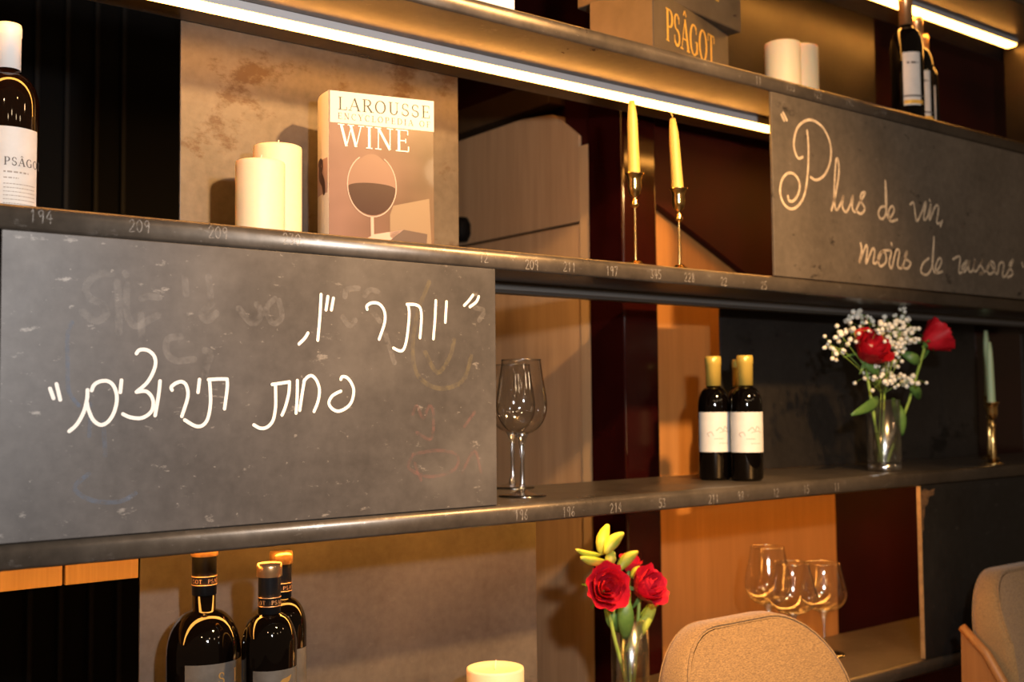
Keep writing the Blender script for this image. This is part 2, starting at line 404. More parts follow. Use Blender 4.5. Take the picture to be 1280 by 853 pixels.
shelf(ZB, 'long dark steel shelf carrying the wine encyclopedia and the pair of candlesticks',
      [('194', 52, 271), ('209', 175, 283), ('209', 273, 291), ('230', 365, 299), ('12', 605, 322), ('209', 665, 331), ('211', 712, 334), ('197', 765, 339), ('345', 820, 343), ('228', 862, 347), ('22', 905, 352), ('25', 955, 357)])
shelf(ZC, 'dark steel shelf carrying the half bottles, glasses and rose vase, below the Hebrew board',
      [('196', 652, 644), ('196', 711, 640), ('214', 770, 635), ('53', 828, 629), ('211', 892, 624), ('98', 926, 620), ('12', 970, 616), ('15', 1008, 612), ('11', 1046, 609)])
shelf(ZD, 'lowest steel shelf, lit gold beside the balloon glasses', [])

def led(z, label, on, x0, x1):
    zz = z - TH; off = ((x0 + x1) / 2, .17, zz)
    o = thing('led_strip_light', label, 'strip light', off, group='strip lights under the shelves')
    MB().box(x0, x1, .147, .184, zz - .013, zz).build('channel', 'white_channel' if on else 'channel_off', o, off, bevel=.001)
    MB().prism([(.150, zz - .013), (.181, zz - .013), (.178, zz - .018), (.153, zz - .018)], 'x', x0 + .002, x1 - .002).build('diffuser', 'led_on' if on else 'led_off', o, off)
led(ZT, 'glowing warm strip light in the top right corner', True, .6, 2.93)
led(ZA, 'long glowing warm strip light above the book and candlesticks', True, -.1, 2.9)
led(ZB, 'unlit strip light under the shelf behind the Hebrew chalkboard', False, .3, 3.2)
led(ZC, 'warm strip light tucked under the half-bottle shelf, lighting the bottle caps below', True, -.1, 3.2)

# ------------------------------------------------------------------ steel panels and chalk writing
def panel(name, label, mat, x0, x1, y0, y1, z0, z1, cat='panel', group=None, bevel=.0012):
    off = ((x0 + x1) / 2, y0, z0)
    o = MB().box(x0, x1, y0, y1, z0, z1).build(name, mat, off=off, bevel=bevel)
    tag(o, label, cat, group); return o, off
YF = .003
board, boff = panel('chalkboard_panel', 'grey steel chalkboard with white Hebrew handwriting, left of the wine glasses', 'board_steel', .3215, 1.0375, YF, YF + .006, ZC, ZB - TH, 'chalkboard')
def handwriting(strokes, conv, o, off, mat, wd, name, dy=.0008, y=YF):
    """pen strokes read off the photograph and laid on the steel face"""
    for k, st in enumerate(s_ for word in strokes for s_ in word):
        pts = []
        for u, v in st:
            q = P(*conv(u, v), y); pts.append((q.x, q.z))
        MB().ribbon(pts, wd, lambda a, c: (a, y - dy - .00004 * (k % 7), c), 5).build(name, mat, o, off, fix=False)
c5 = lambda u, v: (320 + u / 3.878, 340 + v / 3.878)
c7 = lambda u, v: (300 + u / 7.106, 440 + v / 7.106)
c6 = lambda u, v: (60 + u / 5.333, 440 + v / 5.333)
c4 = lambda u, v: (u / 3.553, 320 + v / 3.553)
cw = lambda u, v: (u / 1.939, 260 + v / 1.939)
handwriting([
    [[(1050, 113), (1030, 140), (1008, 163)], [(1078, 120), (1066, 146), (1035, 170)]],
    [[(922, 145), (916, 245)], [(870, 140), (866, 230), (858, 325)],
     [(735, 158), (741, 200), (736, 270), (726, 340), (712, 378), (692, 383), (665, 370)], [(730, 158), (772, 160), (795, 178), (800, 230), (793, 320)],
     [(537, 182), (536, 165), (560, 151), (595, 156), (620, 190), (622, 245), (595, 327)]],
    [[(374, 128), (364, 185)], [(347, 120), (338, 185)], [(314, 110), (308, 220), (298, 332)]],
    [[(250, 297), (235, 322), (207, 350)]]], c5, board, boff, 'chalk_white', .0046, 'chalk_writing')
handwriting([
    [[(893, 245), (905, 222), (945, 228), (985, 275), (1008, 345), (990, 440), (940, 500), (870, 528), (815, 505), (787, 455), (810, 400), (850, 370), (893, 350)],
     [(570, 250), (550, 370), (528, 520)], [(565, 262), (600, 222), (640, 215), (680, 260), (703, 340), (690, 440), (655, 530)],
     [(507, 255), (505, 400), (495, 545)],
     [(283, 290), (315, 286), (435, 268)], [(437, 268), (430, 370), (400, 490), (370, 562)], [(312, 290), (314, 400), (312, 500), (290, 610), (240, 668), (180, 680), (120, 650)]]],
    c7, board, boff, 'chalk_white', .0046, 'chalk_writing')
handwriting([
    [[(1068, 186), (1130, 182), (1190, 182)], [(1192, 182), (1193, 240), (1175, 380)], [(1075, 190), (1082, 330), (1065, 440), (1030, 490), (980, 495), (910, 455)],
     [(1008, 185), (998, 270)], [(825, 255), (820, 235), (850, 210), (890, 200), (920, 225), (930, 300), (890, 430)],
     [(745, 195), (735, 290), (712, 425)], [(488, 190), (480, 270)],
     [(140, 530), (190, 485), (235, 405), (258, 320), (262, 255)], [(290, 258), (305, 222), (345, 198), (400, 197), (440, 235), (458, 310), (440, 400), (400, 465), (350, 488), (300, 455), (268, 385), (256, 330)]],
    [[(12, 245), (35, 310)], [(55, 215), (80, 320)]]], c6, board, boff, 'chalk_white', .0046, 'chalk_writing')
handwriting([[[(605, 434), (620, 418), (655, 420), (685, 448), (687, 495), (655, 560), (605, 605)], [(605, 605), (650, 603), (678, 640), (672, 690), (630, 720), (580, 718), (545, 703)]]],
            c4, board, boff, 'chalk_white', .0046, 'chalk_writing')
# half wiped-off old chalk
handwriting([[[(495, 78), (430, 85), (382, 135), (395, 185), (450, 215), (472, 260), (425, 290), (365, 250)], [(520, 118), (527, 230), (527, 340)], [(565, 130), (562, 250), (600, 312), (660, 285), (700, 265)], [(555, 78), (558, 84)],
              [(630, 190), (660, 180), (705, 185)], [(625, 260), (630, 380)], [(820, 95), (825, 170)], [(925, 95), (935, 180)], [(940, 215), (895, 260), (920, 288), (960, 255)],
              [(1060, 235), (1120, 300), (1160, 260), (1140, 215)], [(800, 360), (745, 370), (740, 430), (780, 465), (860, 460)], [(910, 420), (935, 440), (915, 500), (905, 560)]]], c4, board, boff, 'chalk_ghost', .009, 'wiped_chalk', .0004)
handwriting([[[(430, 120), (440, 85), (495, 80)], [(525, 115), (550, 88), (590, 95)], [(90, 130), (50, 180), (80, 250), (125, 220), (110, 140)], [(420, 220), (450, 260), (480, 235)], [(560, 190), (600, 240)], [(625, 300), (670, 440)], [(1060, 175), (1105, 190), (1080, 235)]]],
            c5, board, boff, 'chalk_ghost', .008, 'wiped_chalk', .0004)
handwriting([[[(320, 295), (300, 345), (300, 480), (305, 600), (350, 665)], [(400, 655), (400, 720), (395, 800)]]], c4, board, boff, 'chalk_blue', .005, 'wiped_chalk', .0005)
handwriting([[[(215, 645), (180, 680), (225, 710), (290, 712), (328, 692)], [(250, 520), (255, 600)]]], cw, board, boff, 'chalk_blue', .0055, 'wiped_chalk', .0005)
handwriting([[[(1040, 180), (1010, 260), (1000, 350), (1015, 410), (1065, 438), (1120, 420), (1142, 360)], [(1030, 350), (1060, 400), (1090, 360), (1100, 320)]]], cw, board, boff, 'chalk_yellow', .007, 'wiped_chalk', .0005)
handwriting([[[(1000, 500), (1010, 480), (1025, 510), (1040, 480), (1050, 500), (1045, 560), (1010, 545)], [(1000, 600), (990, 630), (1040, 652), (1100, 635), (1108, 600), (1060, 588), (1000, 598)], [(1005, 620), (1020, 660)], [(1120, 640), (1150, 590), (1165, 640)], [(1125, 530), (1150, 495)]]],
            cw, board, boff, 'chalk_red', .005, 'wiped_chalk', .0005)

rboard, roff = panel('chalkboard_panel', 'brownish steel chalkboard with French handwriting, right of the candlesticks', 'board_steel_right', 1.7075, 3.3, YF, YF + .006, ZB, ZA - TH, 'chalkboard')
c8 = lambda u, v: (960 + u / 3.553, 120 + v / 3.553)
handwriting([
    [[(58, 84), (70, 110)], [(66, 75), (82, 108)]],
    [[(172, 155), (178, 230), (175, 340), (160, 440), (130, 490), (98, 502), (68, 478), (52, 428), (60, 375), (85, 345), (115, 348), (138, 385), (134, 432), (112, 466), (92, 465), (87, 447)],
     [(152, 272), (130, 275), (113, 220), (125, 150), (160, 113), (200, 110), (245, 145), (275, 215), (275, 290), (250, 350), (215, 374), (188, 362)],
     [(280, 508), (300, 430), (313, 340), (309, 284), (300, 292), (293, 400), (294, 480), (305, 506), (325, 470), (334, 442), (328, 490), (345, 516), (365, 480), (376, 442), (372, 495), (385, 516),
      (402, 480), (430, 432), (414, 434), (410, 465), (428, 500), (412, 524), (390, 512)]],
    [[(525, 492), (500, 495), (488, 525), (503, 548), (522, 520), (524, 440), (519, 378)], [(519, 378), (522, 500), (535, 545), (558, 512), (550, 490), (534, 512), (540, 556), (572, 550)]],
    [[(630, 482), (646, 478), (658, 555), (680, 520), (694, 480), (700, 478), (690, 545), (706, 540), (722, 480), (716, 552), (742, 490), (756, 498), (748, 562), (762, 565)], [(716, 462), (718, 468)], [(772, 555), (764, 580)]],
    [[(410, 655), (414, 690), (403, 742), (432, 668), (440, 682), (433, 746), (462, 680), (472, 692), (466, 742), (486, 735), (504, 690), (487, 720), (497, 757), (522, 738), (520, 700), (505, 690), (545, 690), (536, 740), (548, 765), (566, 690), (582, 692), (574, 752), (594, 762), (617, 690), (606, 720), (632, 742), (616, 768), (594, 758)], [(546, 655), (548, 662)]],
    [[(712, 722), (686, 745), (678, 782), (704, 794), (728, 750), (735, 628)], [(735, 640), (728, 740), (740, 785), (768, 742), (760, 720), (744, 752), (746, 786), (772, 780)]],
    [[(820, 726), (842, 714), (852, 722), (846, 782), (862, 780), (884, 732), (860, 760), (870, 782), (890, 752), (893, 730), (890, 776), (906, 776), (918, 725), (911, 772), (926, 776), (952, 730), (944, 750), (957, 782), (935, 792), (968, 776), (986, 740), (970, 770), (985, 792), (1006, 770), (1000, 740), (988, 742), (1015, 792), (1027, 745), (1046, 746), (1040, 797), (1056, 797), (1088, 730), (1070, 752), (1086, 790), (1064, 806)]],
    [[(1126, 742), (1132, 760)]]], c8, rboard, roff, 'chalk_cream', .0058, 'chalk_writing')

panel('steel_sheet', 'rust-stained steel back panel behind the wine encyclopedia', 'rust_panel', .641, 1.164, YB + .001, YB + .006, ZB, ZA - TH)
panel('steel_sheet', 'grey-brown steel back panel behind the dark wine bottles, under the Hebrew board', 'low_panel', .585, 1.337, YB + .001, YB + .006, ZD, ZC - TH)
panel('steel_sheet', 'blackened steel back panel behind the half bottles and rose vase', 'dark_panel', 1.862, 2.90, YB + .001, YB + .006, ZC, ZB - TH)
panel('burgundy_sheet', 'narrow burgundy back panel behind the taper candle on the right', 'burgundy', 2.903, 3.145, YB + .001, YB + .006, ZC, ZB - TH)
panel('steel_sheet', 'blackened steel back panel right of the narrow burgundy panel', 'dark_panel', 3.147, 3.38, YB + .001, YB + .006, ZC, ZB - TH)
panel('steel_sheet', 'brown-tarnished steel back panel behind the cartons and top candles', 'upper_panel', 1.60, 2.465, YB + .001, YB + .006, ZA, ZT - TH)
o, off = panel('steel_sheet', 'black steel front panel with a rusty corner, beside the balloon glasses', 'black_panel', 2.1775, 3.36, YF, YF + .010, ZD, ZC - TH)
MB().box(2.1763, 2.1776, YF, YF + .010, ZD + .001, ZC - TH - .001).build('lit_bare_edge', 'lit_bare_edge', o, off)  # raw panel edge with the strip light's glow painted in
rz0 = ZC - TH
MB().add([(2.1785 + a, YF - .0004, rz0 - c) for a, c in ((0, .012), (.012, .006), (.03, .012), (.052, .008), (.048, .022), (.030, .024), (.024, .040), (.012, .046), (.010, .066), (.004, .072), (.006, .094), (0, .098))], [tuple(range(12))]).build('rust_mark', 'rust_mark', o, off, fix=False)
for i, (x0, x1) in enumerate(((.0, .4745), (.4785, .583))):
    o, _ = panel('wood_board', ('longer' if i == 0 else 'short') + ' orange-lit wood board under the shelf at the lower left', 'oak', x0, x1, YB + .002, YB + .02, .945, ZC - TH, 'board', 'boards under the shelf')

# ------------------------------------------------------------------ lettering (own stroke alphabet, cap height 1)
TK, TN = .17, .065
def arcp(cx, cy, rx, ry, a0, a1, n=14, k0=TN, k1=TK):
    pts, ws = [], []
    for i in range(n + 1):
        a = math.radians(a0 + (a1 - a0) * i / n); pts.append((cx + rx * math.cos(a), cy + ry * math.sin(a))); ws.append(k0 + (k1 - k0) * abs(math.cos(a)))
    return pts, ws
def ln(x0, y0, x1, y1, w_): return [(x0, y0), (x1, y1)], w_
def srf(x, y): return ln(x - .15, y, x + .15, y, TN)
GL = {
 'L': (.72, [ln(.2, 0, .2, 1, TK), srf(.2, 1), ln(.05, 0, .68, 0, TN), ln(.68, 0, .68, .25, TN)]),
 'A': (.86, [ln(.08, 0, .43, 1, TN), ln(.43, 1, .76, 0, TK), ln(.2, .34, .64, .34, TN), srf(.09, 0), srf(.76, 0)]),
 'R': (.84, [ln(.2, 0, .2, 1, TK), srf(.2, 0), ln(.05, 1, .42, 1, TN), ln(.2, .5, .42, .5, TN), arcp(.42, .75, .24, .25, 90, -90), ln(.42, .5, .76, 0, TK), srf(.78, 0)]),
 'O': (.92, [arcp(.46, .5, .37, .5, 0, 360, 28)]),
 'U': (.9, [ln(.2, 1, .2, .33, TK), arcp(.455, .33, .255, .33, 180, 360), ln(.71, .33, .71, 1, TN), srf(.2, 1), srf(.71, 1)]),
 'S': (.66, [arcp(.33, .75, .22, .25, 30, 270, 14, TN, .13), arcp(.33, .25, .24, .25, 90, -150, 14, .12, .13), ln(.54, .72, .54, .95, TN), ln(.09, .05, .09, .3, TN)]),
 'E': (.74, [ln(.2, 0, .2, 1, TK), ln(.05, 1, .64, 1, TN), ln(.05, 0, .68, 0, TN), ln(.2, .5, .54, .5, TN), ln(.64, 1, .64, .78, TN), ln(.68, 0, .68, .24, TN), ln(.54, .4, .54, .6, TN)]),
 'N': (.92, [ln(.16, 0, .16, 1, TN), ln(.16, 1, .74, 0, TK), ln(.74, 0, .74, 1, TN), srf(.16, 0), srf(.14, 1), srf(.74, 1)]),
 'C': (.82, [arcp(.45, .5, .37, .5, 50, 310, 24), ln(.7, .7, .7, .95, TN)]),
 'Y': (.84, [ln(.1, 1, .42, .45, TK), ln(.74, 1, .42, .45, TN), ln(.42, 0, .42, .48, TK), srf(.12, 1), srf(.74, 1), srf(.42, 0)]),
 'P': (.74, [ln(.2, 0, .2, 1, TK), srf(.2, 0), ln(.05, 1, .4, 1, TN), ln(.2, .46, .4, .46, TN), arcp(.4, .73, .26, .27, 90, -90)]),
 'D': (.9, [ln(.2, 0, .2, 1, TK), ln(.05, 1, .4, 1, TN), ln(.05, 0, .4, 0, TN), arcp(.4, .5, .4, .5, 90, -90, 18)]),
 'I': (.42, [ln(.2, 0, .2, 1, TK), srf(.2, 0), srf(.2, 1)]),
 'F': (.7, [ln(.2, 0, .2, 1, TK), ln(.05, 1, .64, 1, TN), ln(.2, .5, .52, .5, TN), ln(.64, 1, .64, .76, TN), srf(.2, 0)]),
 'W': (1.2, [ln(.1, 1, .36, 0, TK), ln(.36, 0, .58, .9, TN), ln(.56, 1, .82, 0, TK), ln(.82, 0, 1.06, 1, TN), srf(.1, 1), srf(.57, 1), srf(1.07, 1)]),
 'G': (.9, [arcp(.45, .5, .37, .5, 50, 330, 24), ln(.7, .72, .7, .95, TN), ln(.76, .08, .76, .45, TK), ln(.58, .45, .86, .45, TN)]),
 'T': (.8, [ln(.39, 0, .39, 1, TK), ln(.05, 1, .74, 1, TN), srf(.39, 0), ln(.06, 1, .06, .76, TN), ln(.73, 1, .73, .76, TN)]),
 ' ': (.45, [])}
GL['^'] = (GL['A'][0], GL['A'][1] + [ln(.28, 1.1, .43, 1.28, .08), ln(.43, 1.28, .58, 1.1, .08)])
def text_width(txt, h, sp): return sum(GL[c][0] * h + sp * h for c in txt)
def letters(b_, txt, x, z, h, mp, sp=.08, wscale=1.0, wt=1.0):
    for c in txt:
        adv, strokes = GL[c]
        for pts, ws in strokes:
            ws = [v * h * wt for v in ws] if hasattr(ws, '__len__') else ws * h * wt
            if len(pts) == 2: (a, b2) = pts; pts = [(a[0] + (b2[0] - a[0]) * k / 3, a[1] + (b2[1] - a[1]) * k / 3) for k in range(4)]
            b_.ribbon([(x + p[0] * h * wscale, z + p[1] * h) for p in pts], ws, mp)
        x += (adv + sp) * h * wscale
    return x
def scribble(b_, x0, x1, z, h, mp, seed=0):
    """an unreadably small line of print"""
    r = random.Random(seed); x = x0
    while x < x1:
        w_ = r.uniform(.5, 1.6) * h; e = min(x + w_, x1); n = 4
        b_.ribbon([(x + (e - x) * k / n, z) for k in range(n + 1)], h * .55, mp); x = e + h * .45

# ------------------------------------------------------------------ wine bottles
def bottle(label, loc, R, H, glass, capmat, caph, lab=None, shoulder=.62, neck=.0145, group=None, capdetail=None, facing=None):
    """lab = (z0, z1, half-angle, material, print function)"""
    o = thing('wine_bottle', label, 'wine bottle', loc, 0, group)
    zs = H * shoulder; zn = zs + (H - zs) * .40
    prof = [(0, .006), (R * .55, .004), (R * .86, 0), (R, .006), (R, zs)]
    for k in range(1, 9):
        q = k / 8; a = q * math.pi / 2
        prof.append((neck + (R - neck) * (math.cos(a) ** .9 if q < 1 else 0), zs + (zn - zs) * (math.sin(a) * .78 + q * .22)))
    prof += [(neck, H - .02), (neck, H), (0, H)]
    MB().lathe(prof, seg=48).build('glass_body', glass, o)
    cp = [(neck + .0004, H - caph), (neck + .0009, H - caph), (neck + .0011, H - .016), (neck + .0019, H - .015), (neck + .0019, H - .004), (neck + .0008, H + .001), (0, H + .0012)]
    cap = MB().lathe(cp, seg=36).build('capsule', capmat, o)
    if capdetail == 'banded':                       # copper ring top and copper lines round a black capsule
        top = [(neck + .0021, H - .017), (neck + .0030, H - .016), (neck + .0030, H - .003), (neck + .0018, H + .002), (0, H + .0022)]
        MB().lathe(top, seg=36).build('cap_ring', 'capsule_copper', cap)
        for dz in (.046, .058):
            MB().lathe([(neck + .0012, H - dz), (neck + .0016, H - dz), (neck + .0016, H - dz + .0012), (neck + .0012, H - dz + .0012)], seg=36).build('cap_line', 'copper_print', cap)
        b_ = MB(); rr = neck + .0018
        cyl = lambda u, v: (rr * math.sin(u / rr + fa), -rr * math.cos(u / rr + fa), v)
        fa = facing or 0
        letters(b_, 'GOT  PSAGOT PSAG', -.028, H - .0545, .0055, cyl, .2)
        b_.build('cap_print', 'copper_print', cap, fix=False)
    if lab:
        z0, z1, ha, lm, pr = lab; rr = R + .0006; fa = facing or 0
        cyl = lambda u, v: (rr * math.sin(u / rr + fa), -rr * math.cos(u / rr + fa), v)
        b_ = MB(); b_.grid(lambda a, c: cyl((a - .5) * 2 * ha * rr, z0 + (z1 - z0) * c), 24, 2)
        lo = b_.build('label', lm, o)
        if pr:
            rr2 = rr + .0004
            cyl2 = lambda u, v: (rr2 * math.sin(u / rr2 + fa), -rr2 * math.cos(u / rr2 + fa), v)
            for nm, mt, fn in pr:
                b2 = MB(); fn(b2, cyl2); b2.build(nm, mt, lo, fix=False)
    return o
def face(loc, extra=0):  # angle that turns a label towards the camera
    d = CAM - Vector(loc); return math.atan2(d.x, -d.y) + extra

# left bottle
q = P(9, 150, .23); loc = (q.x, .23, ZB)
def pr_left(b_, m):
    letters(b_, 'PS^GOT', -.021, .083, .0105, m, .18)
def pr_left2(b_, m):
    scribble(b_, -.021, .012, .074, .0042, m, 1); scribble(b_, -.021, -.002, .066, .003, m, 2)
    for k in range(7): scribble(b_, -.021, .024, .058 - k * .0052, .0022, m, k + 5)
bottle('dark wine bottle with white capsule and white printed label at the left edge', loc, .0405, .283, 'bottle_brown', 'capsule_white', .062,
       (.022, .135, .72, 'label_white', [('print', 'ink', pr_left), ('print', 'ink_pale', pr_left2)]), .60, .0155, facing=face(loc, .42))
# three black bottles under the Hebrew board
def pr_black(b_, m):
    letters(b_, 'S', -.004, .165, .016, m); letters(b_, 'I', .022, .165, .018, m)
def pr_leaf(b_, m):
    b_.ribbon([(.0, .170), (.006, .174), (.014, .176), (.02, .181)], [.002, .007, .007, .001], m, 4)
q = P(255, 780, .19); loc = (q.x, .19, ZD)
bottle('large black magnum wine bottle with grey label, its neck up under the shelf', loc, .0525, .356, 'bottle_glass', 'capsule_black', .072,
       (.03, .194, .95, 'label_grey', [('print', 'label_gold', pr_black)]), .56, .0165, capdetail='banded', facing=face(loc, .45))
q = P(335, 800, .10); loc = (q.x + .002, .10, ZD)
bottle('black wine bottle with copper-ringed cap and grey label, right of the magnum', loc, .0385, .331, 'bottle_glass', 'capsule_black', .068,
       (.03, .190, .95, 'label_grey', [('print', 'label_gold', pr_leaf)]), .655, .0148, capdetail='banded', facing=face(loc, .35))
q = P(344, 800, .20); loc = (q.x + .012, .205, ZD)
bottle('black wine bottle with copper-ringed cap mostly hidden behind another', loc, .0385, .331, 'bottle_glass', 'capsule_black', .068,
       (.03, .190, .95, 'label_grey', None), .655, .0148, capdetail='banded', facing=face(loc, .35))
# half bottles
def pr_half(b_, m):
    b_.ribbon([(-.004, .098), (.004, .104), (.010, .098), (.014, .106), (.020, .101)], .0016, m, 4); b_.ribbon([(.002, .094), (.016, .097), (.024, .094)], .0012, m, 4)
    b_.ribbon([(-.018, .086), (-.022, .092), (-.014, .095), (-.010, .088)], .0012, m, 4)
def pr_half2(b_, m): scribble(b_, -.008, .010, .082, .003, m, 3); scribble(b_, .001, .022, .073, .0028, m, 4)
for lab, px, py, extra in (('gold-capped half bottle nearest the amber wood, left of the three', 894, 600, .25),
                           ('gold-capped half bottle hidden behind the right one, only its neck showing', 927, 592, .25),
                           ('gold-capped half bottle in front on the right of the three', 934, 601, .25)):
    q = PZ(px, py, ZC); loc = (q.x, q.y, ZC)
    bottle(lab, loc, .0318, .244, 'bottle_glass', 'capsule_gold', .058, (.056, .134, 1.38, 'label_white', [('print', 'ink_pale', pr_half), ('print', 'ink_pale', pr_half2)]), .585, .0142, 'half bottles on the shelf', facing=face(loc, extra))
# bottles on the top shelf
def pr_top(b_, m): scribble(b_, -.012, .016, .150, .008, m, 8); b_.ribbon([(-.02 + .008 * k, .072) for k in range(7)], .004, m)
def pr_top2(b_, m): b_.ribbon([(-.02 + .008 * k, .058) for k in range(7)], .009, m)
for lab, px, y, in (('copper-necked dark bottle with white label, front of the three on the top shelf', 1134, .10),
                    ('dark bottle with white label second in the row of three on the top shelf', 1147, .17),
                    ('dark bottle with white label rearmost of three on the top shelf', 1154, .235)):
    q = P(px, 90, y); loc = (q.x, y, ZA)
    bottle(lab, loc, .037, .318, 'bottle_glass', 'capsule_copper', .07, (.05, .175, .55, 'label_white', [('print', 'ink', pr_top), ('print', 'gold_print', pr_top2)]), .60, .0145, 'bottles on the top shelf', facing=face(loc, .30))

# ------------------------------------------------------------------ candles and candlesticks
def pillar(label, loc, R, H, group=None, wick=True):
    o = thing('pillar_candle', label, 'candle', loc, 0, group)
    MB().lathe([(0, 0), (R * .98, 0), (R, .003), (R, H - .004), (R * .985, H - .001), (R * .93, H), (R * .8, H - .003), (R * .3, H - .005), (0, H - .005)], seg=48).build('wax', 'wax_cream', o)
    if wick: MB().tube([(0, 0, H - .006), (.0005, 0, H + .004), (.002, 0, H + .011)], .0009, 6).build('wick', 'wick', o)
    return o
def cand(label, pxl, pxr, pytop, y, zb, group):
    a, b_ = P(pxl, pytop, y), P(pxr, pytop, y); c = P((pxl + pxr) / 2, pytop, y)
    wd = (pxr - pxl) / F * (c - CAM).dot(fw)
    return pillar(label, (c.x, y, zb), wd / 2, c.z - zb, group)
cand('shorter cream pillar candle in front, left of the wine encyclopedia', 295, 356, 203, .09, ZB, 'pillar candles beside the book')
cand('taller cream pillar candle behind, left of the wine encyclopedia', 317, 377, 184, .175, ZB, 'pillar candles beside the book')
cand('cream pillar candle in front on the top shelf, right of the cartons', 956, 1000, 55, .09, ZA, 'pillar candles on the top shelf')
cand('cream pillar candle behind on the top shelf, right of the cartons', 978, 1022, 60, .16, ZA, 'pillar candles on the top shelf')
cand('cream pillar candle with white wick on the lowest shelf at the bottom edge', 583, 655, 834, .12, ZD, None)

def candlestick(label, loc, H, mat='gold', group=None, shaft=.0022):
    """slender brass stick: domed foot ring, thin shaft, knop and tulip cup"""
    o = thing('candlestick', label, 'candlestick', loc, 0, group)
    MB().lathe([(0, .010), (.004, .012), (.008, .012), (.016, .004), (.021, .0028), (.022, 0), (.0, 0)], seg=32).build('base', mat, o)
    cb = H - .046
    MB().lathe([(shaft * 1.1, .010), (shaft * 1.2, .03), (shaft, cb * .5), (shaft * .95, cb - .012), (.0024, cb - .008)], seg=16).build('shaft', mat, o)
    MB().lathe([(.0022, cb - .016), (.0072, cb - .012), (.0075, cb - .009), (.0028, cb), (.0035, cb + .003), (.0095, cb + .008), (.0128, cb + .020), (.0120, cb + .033), (.0150, cb + .042), (.0175, cb + .0445), (.0175, H),
                (.0105, H), (.0100, H - .022), (0, H - .022)], seg=32).build('cup', mat, o)
    return o
def taper(label, loc, H, R, mat, lean=(0, 0), wick=None, group=None):
    o = thing('taper_candle', label, 'candle', loc, 0, group)
    n = 7; pts = [(lean[0] * k / n, lean[1] * k / n, H * k / n) for k in range(n + 1)]; rad = [R * (1 - .26 * k / n) for k in range(n)] + [R * .45]
    rad[-2] = R * .70
    MB().tube(pts, rad, 20).build('wax', mat, o)
    if wick: MB().tube([pts[-1], (pts[-1][0] - .001, 0, H + .006), (pts[-1][0] - .006, 0, H + .012)], .0012, 6).build('wick', wick, o)
    return o
for lab, lab2, px, pb, pc, pt, y, lean in (('taller gold candlestick on the left, on the middle shelf', 'yellow taper candle in the left gold candlestick', 793, 330, 217, 127, .055, (-.004, 0)),
                             ('gold candlestick on the right, near the French chalkboard', 'yellow taper candle with bent wick in the right gold candlestick', 848, 335, 236, 150, .055, (-.012, 0))):
    q = P(px, pc, y); H = q.z - ZB
    candlestick(lab, (q.x, y, ZB), H, 'gold', 'gold candlesticks'); c = P(px, pt, y)
    taper(lab2, (q.x, y, ZB + H - .0215), c.z - ZB - H + .0215, .0112, 'wax_yellow', lean, 'wax_yellow' if pt > 140 else None, 'yellow taper candles')
for lab, lab2, px, py, pc, pt in (('front gold candlestick by the narrow burgundy panel', 'pale green taper candle, front of two at the right edge', 1242, 580, 503, 428),
                                  ('rear gold candlestick hidden behind another by the narrow burgundy panel', 'pale green taper candle, rear and taller of two at the right edge', 1238, 574, 495, 414)):
    q = PZ(px, py, ZC); H = P(px, pc, q.y).z - ZC; c = P(px, pt, q.y)
    candlestick(lab, (q.x, q.y, ZC), H, 'gold', 'candlesticks by the burgundy panel', .0058)
    taper(lab2, (q.x, q.y, ZC + H - .0215), c.z - ZC - H + .0215, .0095, 'wax_green', (-.003, 0), None, 'green taper candles')

# ------------------------------------------------------------------ the wine encyclopedia
fl = P(411, 292, .150); fr = P(543, 303, .150 - .04)
bdir = Vector((fr.x - fl.x, fr.y - fl.y, 0)); BW = bdir.length; brz = math.atan2(bdir.y, bdir.x)
BH = P(408, 112, .150).z - ZB; BT = .068
bk = thing('book', 'large wine encyclopedia standing face-out on the middle shelf', 'book', (fl.x, fl.y, ZB), brz)
MB().box(.004, BW - .004, .004, BT - .004, .003, BH - .004).build('pages', 'book_pages', bk)
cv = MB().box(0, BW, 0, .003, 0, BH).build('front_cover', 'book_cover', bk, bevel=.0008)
MB().box(0, BW, BT - .003, BT, 0, BH).build('back_cover', 'book_white', bk, bevel=.0008)
sp = MB().prism([(0, .0005)] + [(-.004 * math.sin(math.pi * k / 8), BT * k / 8) for k in range(1, 8)] + [(0, BT), (.004, BT), (.004, .0005)], 'z', 0, BH).build('spine', 'book_spine', bk)
fm = lambda u, v, d=.0004: (u, -d, v)
HB = BH * .80
b_ = MB().box(.002, BW, -.0003, .001, HB, BH); b_.build('title_band', 'book_white', cv)
def lay(mb_, txt, x, z, h, width, mp, sp_=.10, wt=.72):
    ww = text_width(txt, h, sp_); letters(mb_, txt, x, z, h, mp, sp_, width / ww, wt)
f2 = lambda u, v: (u, -.0008, v)
b_ = MB(); lay(b_, 'LAROUSSE', .014, BH * .885, BH * .078, BW * .90, f2, .14); b_.build('title', 'print_grey', cv, fix=False)
b_ = MB(); lay(b_, 'ENCYCLOPEDIA OF', .014, BH * .825, BH * .038, BW * .90, f2, .3); b_.build('title', 'title_tan', cv, fix=False)
b_ = MB(); lay(b_, 'WINE', .016, BH * .655, BH * .135, BW * .68, f2, .06); b_.build('title', 'print_white', cv, fix=False)
